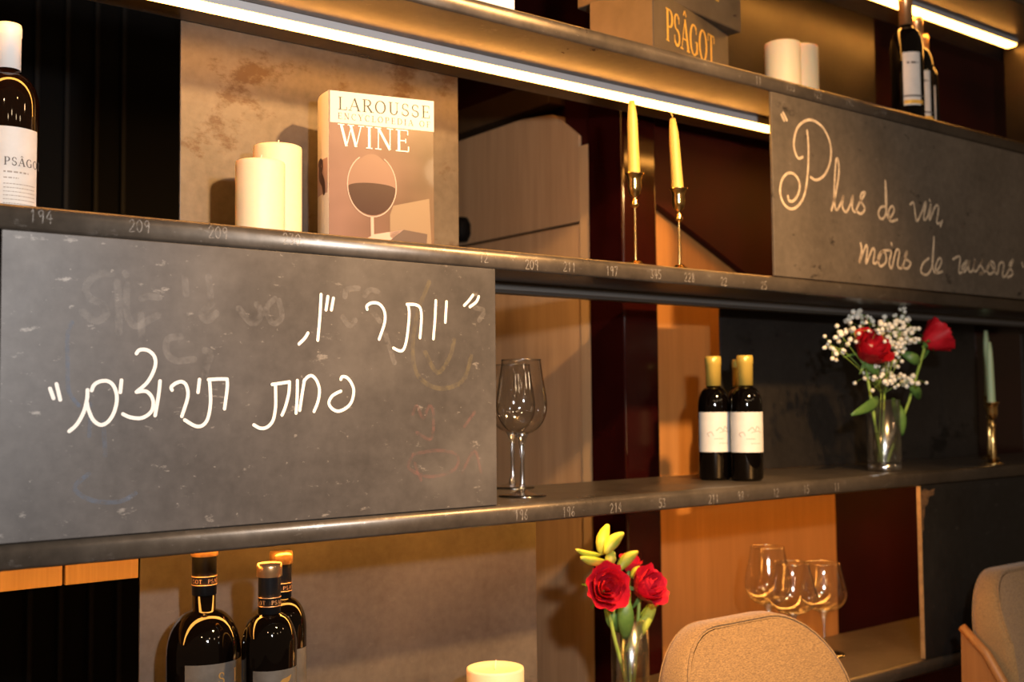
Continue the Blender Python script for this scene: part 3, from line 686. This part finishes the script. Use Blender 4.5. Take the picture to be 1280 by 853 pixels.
# cover picture: pale cloth, wine glass, cork
def flat(poly, mat, name, d): MB().add([(x, -d, z) for x, z in poly], [tuple(range(len(poly)))]).build(name, mat, cv, fix=False)
flat([(BW * .16, .001), (BW * .42, BH * .11), (BW * .70, BH * .15), (BW * .80, BH * .08), (BW * .75, .001)], 'print_pink', 'picture_cloth', .0004)
gx, gz, gr = BW * .40, BH * .42, BW * .23
flat([(gx + gr * (1 if abs(math.sin(a)) > 2 else 1) * math.cos(a) * (.80 if math.sin(a) > .8 else 1), gz + BH * .20 * math.sin(a)) for a in (2 * math.pi * k / 32 for k in range(32))], 'print_glass', 'picture_glass', .0005)
flat([(gx + gr * .97 * math.cos(a), gz - BH * .015 + (BH * .175 if math.sin(a) < 0 else BH * .03) * math.sin(a)) for a in (2 * math.pi * k / 32 for k in range(32))], 'print_wine', 'picture_wine', .0007)
b_ = MB(); b_.ribbon([(gx + gr * math.cos(a), gz - BH * .0 + BH * .20 * math.sin(a)) for a in (math.radians(d) for d in range(120, 430, 10))], .0016, f2); b_.ribbon([(gx, gz - BH * .2), (gx + .001, .002)], .005, f2)
b_.build('picture_outline', 'print_pink', cv, fix=False)
flat([(BW * .57, BH * .10), (BW * .57, BH * .24), (BW * .60, BH * .30), (BW * .95, BH * .36), (BW * .97, BH * .06), (BW * .70, BH * .05)], 'print_tan', 'picture_cork', .0004)
flat([(BW * .575, BH * .08), (BW * .70, BH * .15), (BW * .93, BH * .13), (BW * .92, BH * .045), (BW * .70, BH * .035)], 'print_dark', 'picture_cork', .0006)
sm_ = lambda u, v, d=.0004: (-.004 * math.sin(math.pi * u / BT) - d, u, v)
MB().grid(lambda a, c: sm_(.004 + (BT - .008) * a, BH * (.36 + .22 * c)), 10, 3).build('spine_picture', 'print_pink', sp, fix=False)
MB().ribbon([(.016, BH * .365), (.020, BH * .43), (.034, BH * .49), (.030, BH * .55), (.044, BH * .565)], [.008, .014, .020, .022, .010], lambda u, v: sm_(u, v, .0008), 4).build('spine_picture', 'print_dark', sp, fix=False)

# ------------------------------------------------------------------ cartons on the top shelf
BA = math.radians(17.5)
def carton(label, corner, rz, L, W, H, ty, th, txw):
    o = thing('wine_carton', label, 'box', corner, rz, 'wine cartons on the top shelf')
    MB().box(0, L, 0, W, 0, H).build('body', 'carton', o, bevel=.0015)
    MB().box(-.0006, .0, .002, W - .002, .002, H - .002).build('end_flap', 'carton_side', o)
    MB().box(.0, L, -.0006, 0, H * .02, H * .98).build('side_flap', 'carton', o)
    b2 = MB(); lay(b2, 'PS^GOT', txw[0], ty, th, txw[1], lambda u, v: (u, -.0014, v), .06); b2.build('print', 'gold_print', o, fix=False)
    MB().lathe([(0, 0), (.0045, 0), (.0045, .001), (0, .001)], seg=16).build('seal', 'print_dark', o).location = (L * .93, -.0012, H * .22)
    return o
c0 = P(817, 50, .05)
d = Vector((math.cos(BA), math.sin(BA), 0))
rr = ray(910, 60); tt = (rr.x * (c0.y + DIST) - rr.y * c0.x) / (rr.y * d.x - rr.x * d.y); L1 = tt
yend = c0.y + d.y * L1; H1 = P(910, 43, yend).z - ZA
carton('lower brown wine carton with gold lettering on the top shelf', (c0.x, c0.y, ZA), BA, L1, .135, H1, H1 * .34, H1 * .46, (L1 * .14, L1 * .66))
e = P(926, 38, yend - .022); d2 = math.radians(9); L2 = L1 * 1.04
carton('upper brown wine carton lying askew on the lower one', (e.x - math.cos(d2) * L2, e.y - math.sin(d2) * L2, ZA + H1 + .0006), d2, L2, .15, H1, H1 * .34, H1 * .46, (L2 * .14, L2 * .66))
wx = P(645, 8, .03)
o = thing('white_box', 'white flat box on the top shelf, cut by the top edge', 'box', (wx.x - .16, .03, ZA))
MB().box(-.16, .158, 0, .2, 0, .06).build('body', 'white_card', o, bevel=.002)
MB().box(-.162, .160, -.002, .202, .045, .085).build('lid', 'white_card', o, bevel=.002)

# ------------------------------------------------------------------ wine glasses
def wine_glass(label, loc, R, H, bowl_h, rim, group, widest=.38, foot=None):
    """bowl wall, stem and foot; widest = height fraction of the bowl's belly"""
    o = thing('wine_glass', label, 'wine glass', loc, 0, group); zb = H - bowl_h; zw = zb + bowl_h * widest; foot = foot or R * .85
    prof = [(.0, zb)]
    for k in range(1, 9): a = math.pi / 2 * k / 8; prof.append((R * math.sin(a) ** .85, zw - (zw - zb) * math.cos(a)))
    for k in range(1, 9): q = k / 8; prof.append((R + (rim - R) * (q * q * (3 - 2 * q) * .5 + q * .5), zw + (H - zw) * q))
    MB().lathe(prof, seg=48).build('bowl', 'glass_thin', o)
    MB().lathe([(rim - .0007, H - .0006), (rim + .0007, H - .0006), (rim + .0007, H + .0007), (rim - .0007, H + .0007)], seg=48, closed=True).build('rim', 'glass_foot', o)
    MB().lathe([(0, zb + .003), (.010, zb + .0042), (.0125, zb + .003), (.0075, zb - .006), (.0042, zb - .02), (.0036, zb * .5), (.0042, .022), (.007, .0115), (.0, .011)], seg=24).build('stem', 'glass_foot', o)
    MB().lathe([(0, .0112), (.007, .0112), (.014, .0068), (foot * .7, .0040), (foot, .0022), (foot, .0), (0, 0)], seg=48).build('foot', 'glass_foot', o)
    return o
for lab, px, py, R, H in (('front wine glass beside the Hebrew chalkboard', 653, 621, .0430, .228), ('rear wine glass half hidden by the Hebrew chalkboard', 641, 610.5, .0430, .226)):
    q = PZ(px, py, ZC); wine_glass(lab, (q.x, q.y, ZC), R, H, .125, .033, 'wine glasses by the board', .40, .040)
for lab, px, y, ptop, R, rim, bh in (('tall wine glass at the back left of the three on the lowest shelf', 959, .225, 684, .050, .036, .125),
                                ('middle wine glass partly hidden behind the chair, on the lowest shelf', 989, .115, 704, .050, .036, .105),
                                ('round balloon wine glass on the right of the three on the lowest shelf', 1028, .17, 704, .0515, .038, .105)):
    q = P(px, ptop, y); wine_glass(lab, (q.x, y, ZD), R, q.z - ZD, bh, rim, 'balloon glasses on the lowest shelf', .38)

# ------------------------------------------------------------------ vases and flowers
def vase(label, loc, R, H, level):
    o = thing('glass_vase', label, 'vase', loc, 0, 'flower vases')
    MB().lathe([(R * .97, .014), (R, .02), (R, H), (R - .0025, H + .0005), (R - .0028, .021)], seg=48).build('glass_wall', 'vase_glass', o)
    MB().lathe([(0, 0), (R * .95, 0), (R, .004), (R, .014), (R * .9, .018), (0, .016)], seg=40).build('glass_foot', 'glass_foot', o)
    wt = MB().lathe([(0, .0185), (R - .004, .0195), (R - .0032, .022), (R - .0032, level), (0, level + .0005)], seg=40).build('water', 'water_surface', o)
    MB().lathe([(R - .0034, level - .001), (R - .0026, level - .001), (R - .0026, level + .0012), (R - .0034, level + .0004)], seg=40, closed=True).build('water_line', 'glass_foot', o)
    return o
def petal_mesh(name, mat, R, H, wd, curl, nu=6, nv=6):
    def fn(a, c):
        ang = (a - .5) * wd * (.55 + .45 * math.sin(math.pi * (.12 + .80 * c)))
        rad = R * (.30 + .70 * math.sin(c * math.pi * .5) ** .8) + curl * R * max(0, c - .6) ** 1.5 * 3
        rad *= 1 + .07 * c * c * math.sin(9 * a + R * 900); z = H * (c - .12 * (2 * a - 1) ** 2 * c + .05 * c * c * math.sin(7 * a + R * 700)) - curl * H * max(0, c - .72) * .7
        return (rad * math.cos(ang), rad * math.sin(ang), z)
    return MB().grid(fn, nu, nv).mesh(name, mat)
def rose(label, head, base, R, H, mat, axis, group):
    o = thing('rose', label, 'flower', base, 0, group); base = Vector(base); hd = Vector(head) - base; ax = Vector(axis).normalized()
    mid = hd * .55 + Vector((0, 0, -.01)) ; tip = hd - ax * .01
    MB().tube([(0, 0, 0), mid * .5, mid, hd * .85 + tip * .1, tip], [.0036, .0034, .0034, .0034, .004], 8).build('stem', 'stem_green', o)
    rot = ax.to_track_quat('Z', 'Y')
    def put(me, nm, ang, sc=1, dz=0):
        c = bpy.data.objects.new(nm, me); COL.objects.link(c); c.parent = o; c.rotation_mode = 'QUATERNION'
        from mathutils import Quaternion
        c.rotation_quaternion = rot @ Quaternion((0, 0, 1), ang); c.location = hd + ax * dz; c.scale = (sc, sc, sc)
        return c
    layers = [(.22, 1.02, 3.0, -.14, 3), (.40, 1.05, 2.4, -.10, 3), (.58, 1.05, 2.1, -.06, 4), (.78, 1.0, 1.9, .02, 5), (1.0, .92, 1.7, .16, 5)]
    k = 0
    for fr_, hh, wd, cu, n in layers:
        me = petal_mesh('petal', mat, R * fr_, H * hh, wd, cu)
        for i in range(n): put(me, 'petal', 2 * math.pi * i / n + k * .7, 1 + .05 * math.sin(i * 2.3 + k), -.001 * k)
        k += 1
    put(MB().lathe([(0, -.008), (R * .2, -.006), (R * .36, .004), (R * .40, .012)], seg=16).mesh('calyx', 'leaf_green'), 'calyx', 0)
    def sep(a, c):
        wv = .008 * math.sin(math.pi * min(1, c * .8 + .15)); return (R * (.3 + .75 * c), (a - .5) * wv, .004 - .02 * c * c)
    sm = MB().grid(sep, 2, 6).mesh('sepal', 'leaf_green')
    for i in range(5): put(sm, 'sepal', 2 * math.pi * i / 5 + .3)
    return o
def leaf(o, a, b_, wd, mat='leaf_green', bend=.02, name='leaf', cup=.25):
    a, b_ = Vector(a), Vector(b_); d = b_ - a; s = d.cross(Vector(fw)).normalized(); nrm = s.cross(d).normalized()
    def fn(u, c):
        wv = wd * math.sin(math.pi * (c * .92 + .04)) ** .8; t_ = (u - .5)
        return a + d * c + s * (t_ * wv) + nrm * (-bend * math.sin(math.pi * c) + cup * wv * abs(t_) * 2 * .5)
    return MB().grid(fn, 4, 10).build(name, mat, o, solid=.0008)
def at(px, py, y): return P(px, py, y)

# vase on the half-bottle shelf
q = PZ(1106, 589, ZC); V1 = Vector((q.x, q.y, ZC)); y1 = q.y
H1v = P(1106, 500, y1).z - ZC; R1v = 20.5 / F * (q - CAM).dot(fw)
vase('clear glass vase of red roses and baby\'s breath beside the half bottles', V1, R1v, H1v, H1v * .53)
bs = V1 + Vector((0, 0, .02))
def rel(px, py, y): return at(px, py, y)
for lab, px, py, R, H, ax, sx in (('red rose on the left in the baby\'s breath vase', 1081, 447, .041, .054, (-.15, -.75, .65), -.010), ('red rose leaning right in the baby\'s breath vase', 1158, 430, .037, .058, (.75, -.42, .5), .010)):
    h = rel(px, py, y1); r_ = rose(lab, h, bs + Vector((sx, 0, 0)), R, H, 'petal_red', ax, 'red roses in the baby\'s breath vase')
    bb = Vector(r_.location)
    if sx < 0:
        leaf(r_, at(1098, 497, y1) - bb, at(1064, 519, y1 - .02) - bb, .024); leaf(r_, at(1098, 470, y1) - bb, at(1075, 450, y1) - bb, .02)
    else:
        leaf(r_, at(1116, 498, y1) - bb, at(1128, 545, y1 - .02) - bb, .026); leaf(r_, at(1128, 470, y1) - bb, at(1150, 500, y1) - bb, .022); leaf(r_, at(1125, 440, y1 + .02) - bb, at(1150, 455, y1) - bb, .024)
rnd = random.Random(11)
sprigs = (('spray of tiny white baby\'s breath on the left, above the rose', [(1048, 415), (1060, 402), (1040, 432), (1075, 393), (1052, 436), (1085, 396), (1066, 412)], 12, 9, -.012),
          ('dense spray of white baby\'s breath between the two roses', [(1115, 405), (1125, 415), (1108, 420), (1130, 400), (1112, 430), (1098, 408), (1120, 440), (1135, 425)], 13, 15, .004),
          ('lower spray of white baby\'s breath at the rim of the vase', [(1095, 462), (1108, 468), (1118, 475), (1083, 470), (1112, 455), (1135, 480), (1142, 474), (1100, 478)], 11, 8, .0))
for lab, cs, spread, n, dx in sprigs:
    o = thing('babys_breath_sprig', lab, 'flower', bs + Vector((dx, .008, 0)), 0, 'sprays of baby\'s breath'); b0 = Vector(o.location)
    st = MB(); bl = MB(); hub = at(1105 + dx * 300, 492, y1) - b0
    st.tube([(0, 0, 0), hub * .5, hub], .0012, 6)
    for px, py in cs:
        yy = y1 + rnd.uniform(-.045, .03); c = at(px, py, yy) - b0; st.tube([hub, (hub + c) / 2 + Vector((0, 0, .006)), c], .0007, 5)
        for k in range(n):
            dlt = Vector((rnd.gauss(0, 1), rnd.gauss(0, 1), rnd.gauss(0, 1))) * spread * .00095; p = c + dlt
            bl.blob(p, rnd.uniform(.0040, .0070)); st.tube([c, p], .0004, 4)
    st.build('stems', 'stem_green', o)
    tag(bl.build('blossoms', 'blossom_white', o), None, None, None, 'stuff')

# vase on the lowest shelf
y2 = .18; q = P(787, 772, y2); V2 = Vector((q.x, y2, ZD)); R2 = 23.5 / F * (q - CAM).dot(fw); H2 = P(787, 773, y2).z - ZD
vase('clear glass vase of coral-red roses and lime buds left of the chair', V2, R2, H2, P(787, 815, y2).z - ZD)
bs = V2 + Vector((0, 0, .02))
for lab, px, py, R, H, ax, sx in (('coral-red rose on the left in the vase beside the chair', 755, 737, .038, .050, (-.45, -.85, .30), -.008),
                                  ('coral-red rose on the right in the vase beside the chair', 800, 739, .034, .050, (.0, -.90, .42), .008),
                                  ('small red rose peeking out behind the other two by the chair', 786, 712, .020, .03, (.0, -.3, .9), .0)):
    h = at(px, py, y2 - (.02 if R > .03 else -.03)); r_ = rose(lab, h, bs + Vector((sx, 0, 0)), R, H, 'petal_coral', ax, 'coral roses by the chair'); bb = Vector(r_.location)
    if sx > 0: leaf(r_, at(800, 770, y2) - bb, at(824, 742, y2) - bb, .018, 'bud_lime'); leaf(r_, at(806, 745, y2 + .01) - bb, at(818, 715, y2 + .01) - bb, .022, 'bud_lime'); leaf(r_, at(782, 815, y2 - .012) - bb, at(822, 745, y2 - .02) - bb, .022, 'bud_lime')
    if sx < 0: leaf(r_, at(782, 800, y2 - .02) - bb, at(780, 738, y2 - .025) - bb, .030, 'leaf_green'); leaf(r_, at(775, 790, y2) - bb, at(757, 752, y2) - bb, .03, 'leaf_green')
o = thing('lily_stem', 'lime-green lily stem with long buds above the coral roses', 'flower', bs + Vector((0, .01, 0))); bb = Vector(o.location); yl = y2 - .0
hub = at(768, 708, yl) - bb
MB().tube([(0, 0, 0), hub * .5 + Vector((.004, 0, 0)), hub], [.003, .003, .0035], 8).build('stem', 'stem_green', o)
def bud(a, b_, wd):
    a, b_ = Vector(a), Vector(b_); n = 8
    sag = (b_ - a).cross(Vector(fw)).normalized() * .004
    MB().tube([a + (b_ - a) * k / n + sag * math.sin(math.pi * k / n) for k in range(n + 1)], [max(.0012, wd * math.sin(math.pi * (.12 + .80 * k / n))) for k in range(n + 1)], 10).build('bud', 'bud_lime', o)
for (x0, y0), (x1, y1_), wd, dy in (((752, 694), (760, 656), .0125, 0), ((757, 692), (779, 667), .012, -.02), ((750, 694), (720, 687), .0065, -.01), ((757, 702), (726, 697), .0085, -.02), ((764, 708), (768, 690), .011, -.02), ((772, 714), (797, 690), .011, -.02), ((790, 722), (806, 712), .010, .0)):
    bud(at(x0, y0, yl + dy) - bb, at(x1, y1_, yl + dy) - bb, wd)

# ------------------------------------------------------------------ dining chairs, backs to the shelf
def rrect(w, z0, z1, rad, taper_, n=10):
    """outline of the backrest: broad round upper corners, narrowing towards the seat"""
    hw = w / 2; pts = [(-hw + taper_, z0), (hw - taper_, z0)]
    pts += [(hw - rad + rad * math.cos(a), z1 - rad + rad * math.sin(a) * 1.0) for a in (math.pi / 2 * k / n for k in range(n + 1))]
    pts += [(-hw + rad - rad * math.sin(a), z1 - rad + rad * math.cos(a)) for a in (math.pi / 2 * k / n for k in range(n + 1))]
    return pts
def chair(label, loc, rz=0):
    o = thing('dining_chair', label, 'chair', loc, rz, 'upholstered dining chairs')
    W, TOP, T = .39, .840, .085
    out = rrect(W, .50, TOP, .125, .015)
    n = len(out); b_ = MB(); rings = []
    cz = .68
    def crown(x, z): return .012 * (1 - (2 * x / W) ** 2) + .014 * max(0, 1 - ((z - TOP) / .12) ** 2) * 0
    def thin(z): return 1 - .55 * max(0, min(1, (z - .70) / .15))
    prof = [(0.955, -T), (0.985, -T + .006), (1.0, -T + .018), (1.0, -.018), (.985, -.006), (.955, 0)]
    vs = []
    for s_, y in prof:
        for x, z in out: vs.append((x * s_, y * thin(z) + .10 * (x / W) ** 2 * -1.0 + (z - .5) * .10, cz + (z - cz) * s_))
    fs = [(r * n + i, r * n + (i + 1) % n, (r + 1) * n + (i + 1) % n, (r + 1) * n + i) for r in range(len(prof) - 1) for i in range(n)]
    b_.add(vs, fs, True)
    for r, sgn in ((0, -1), (len(prof) - 1, 1)):      # padded faces in rings towards the middle
        base = len(b_.v); m_ = 5; vs2 = []
        s_, y = prof[r]
        for k in range(m_ + 1):
            q = 1 - k / m_
            for x, z in out:
                xx = x * s_ * q; zz = cz + (z - cz) * s_ * q; vs2.append((xx, y * thin(zz) + sgn * .012 * (1 - q * q) + .10 * (xx / W) ** 2 * -1.0 + (zz - .5) * .10, zz))
        b_.add(vs2, [(k * n + i, k * n + (i + 1) % n, (k + 1) * n + (i + 1) % n, (k + 1) * n + i) for k in range(m_) for i in range(n)], True)
    back = b_.build('backrest', 'chair_fabric', o)
    for s_, y in ((.972, -T + .0015), (.968, -.0015)):       # piping along both rims
        pts = [(x * s_, y * thin(z) - .10 * (x * s_ / W) ** 2 + (cz + (z - cz) * s_ - .5) * .10, cz + (z - cz) * s_ + .002) for x, z in out[1:]]
        MB().tube(pts, .0016, 8).build('piping', 'chair_fabric', back)
    # bent plywood shell behind and below the cushion
    def sh(a, c):
        x = (a - .5) * (W + .03); zt = .50 + .28 * math.cos((a - .5) * 2.4) ** 1.0; z = .44 + (zt - .44) * c
        return (x, .010 - .10 * (x / W) ** 2 * 1.15 + (z - .5) * .10 + .012, z)
    MB().grid(sh, 16, 8).build('back_shell', 'shell_wood', o, solid=.012)
    for sx in (-1, 1):                                 # curved wooden side arms
        pts = [(sx * (W / 2 + .012), .0 + .012, .735), (sx * (W / 2 + .014), -.04, .690), (sx * (W / 2 + .016), -.10, .60), (sx * (W / 2 + .016), -.17, .53), (sx * (W / 2 + .014), -.26, .49)]
        MB().tube([Vector(p) for p in pts], [.009, .010, .011, .011, .010], 10).build('arm', 'shell_wood', o)
        MB().add([(p[0], p[1], p[2]) for p in pts] + [(sx * (W / 2 + .006), -.26, .44), (sx * (W / 2 + .006), .02, .44)], [(0, 1, 2, 3, 4, 5, 6)]).build('side_shell', 'shell_wood', o, solid=.008)
    def seat(a, c, up_):
        x = (a - .5) * .42; y = -.46 + .46 * c; ed = min(1, min(a, 1 - a, c, 1 - c) * 9)
        return (x * (1 - .02 * (1 - ed)), y, .44 + up_ * (.012 + .028 * ed ** .5))
    b_ = MB().grid(lambda a, c: seat(a, c, 1), 20, 20); b_.grid(lambda a, c: seat(a, c, -.5), 20, 20); b_.build('seat', 'chair_fabric', o)
    for x, y in ((-.17, -.42), (.17, -.42), (-.16, -.03), (.16, -.03)):
        MB().tube([(x, y, .43), (x * 1.08, y * 1.0 + (.03 if y > -.1 else -.02), .0)], [.016, .010], 12).build('leg', 'shell_wood', o)
    return o
q = P(946, 772, -.16)
chair('fabric dining chair with rounded back, in front of the balloon glasses', (1.435, -.125, 0))
chair('fabric dining chair with curved wooden side at the right edge', (2.335, -.125, 0))
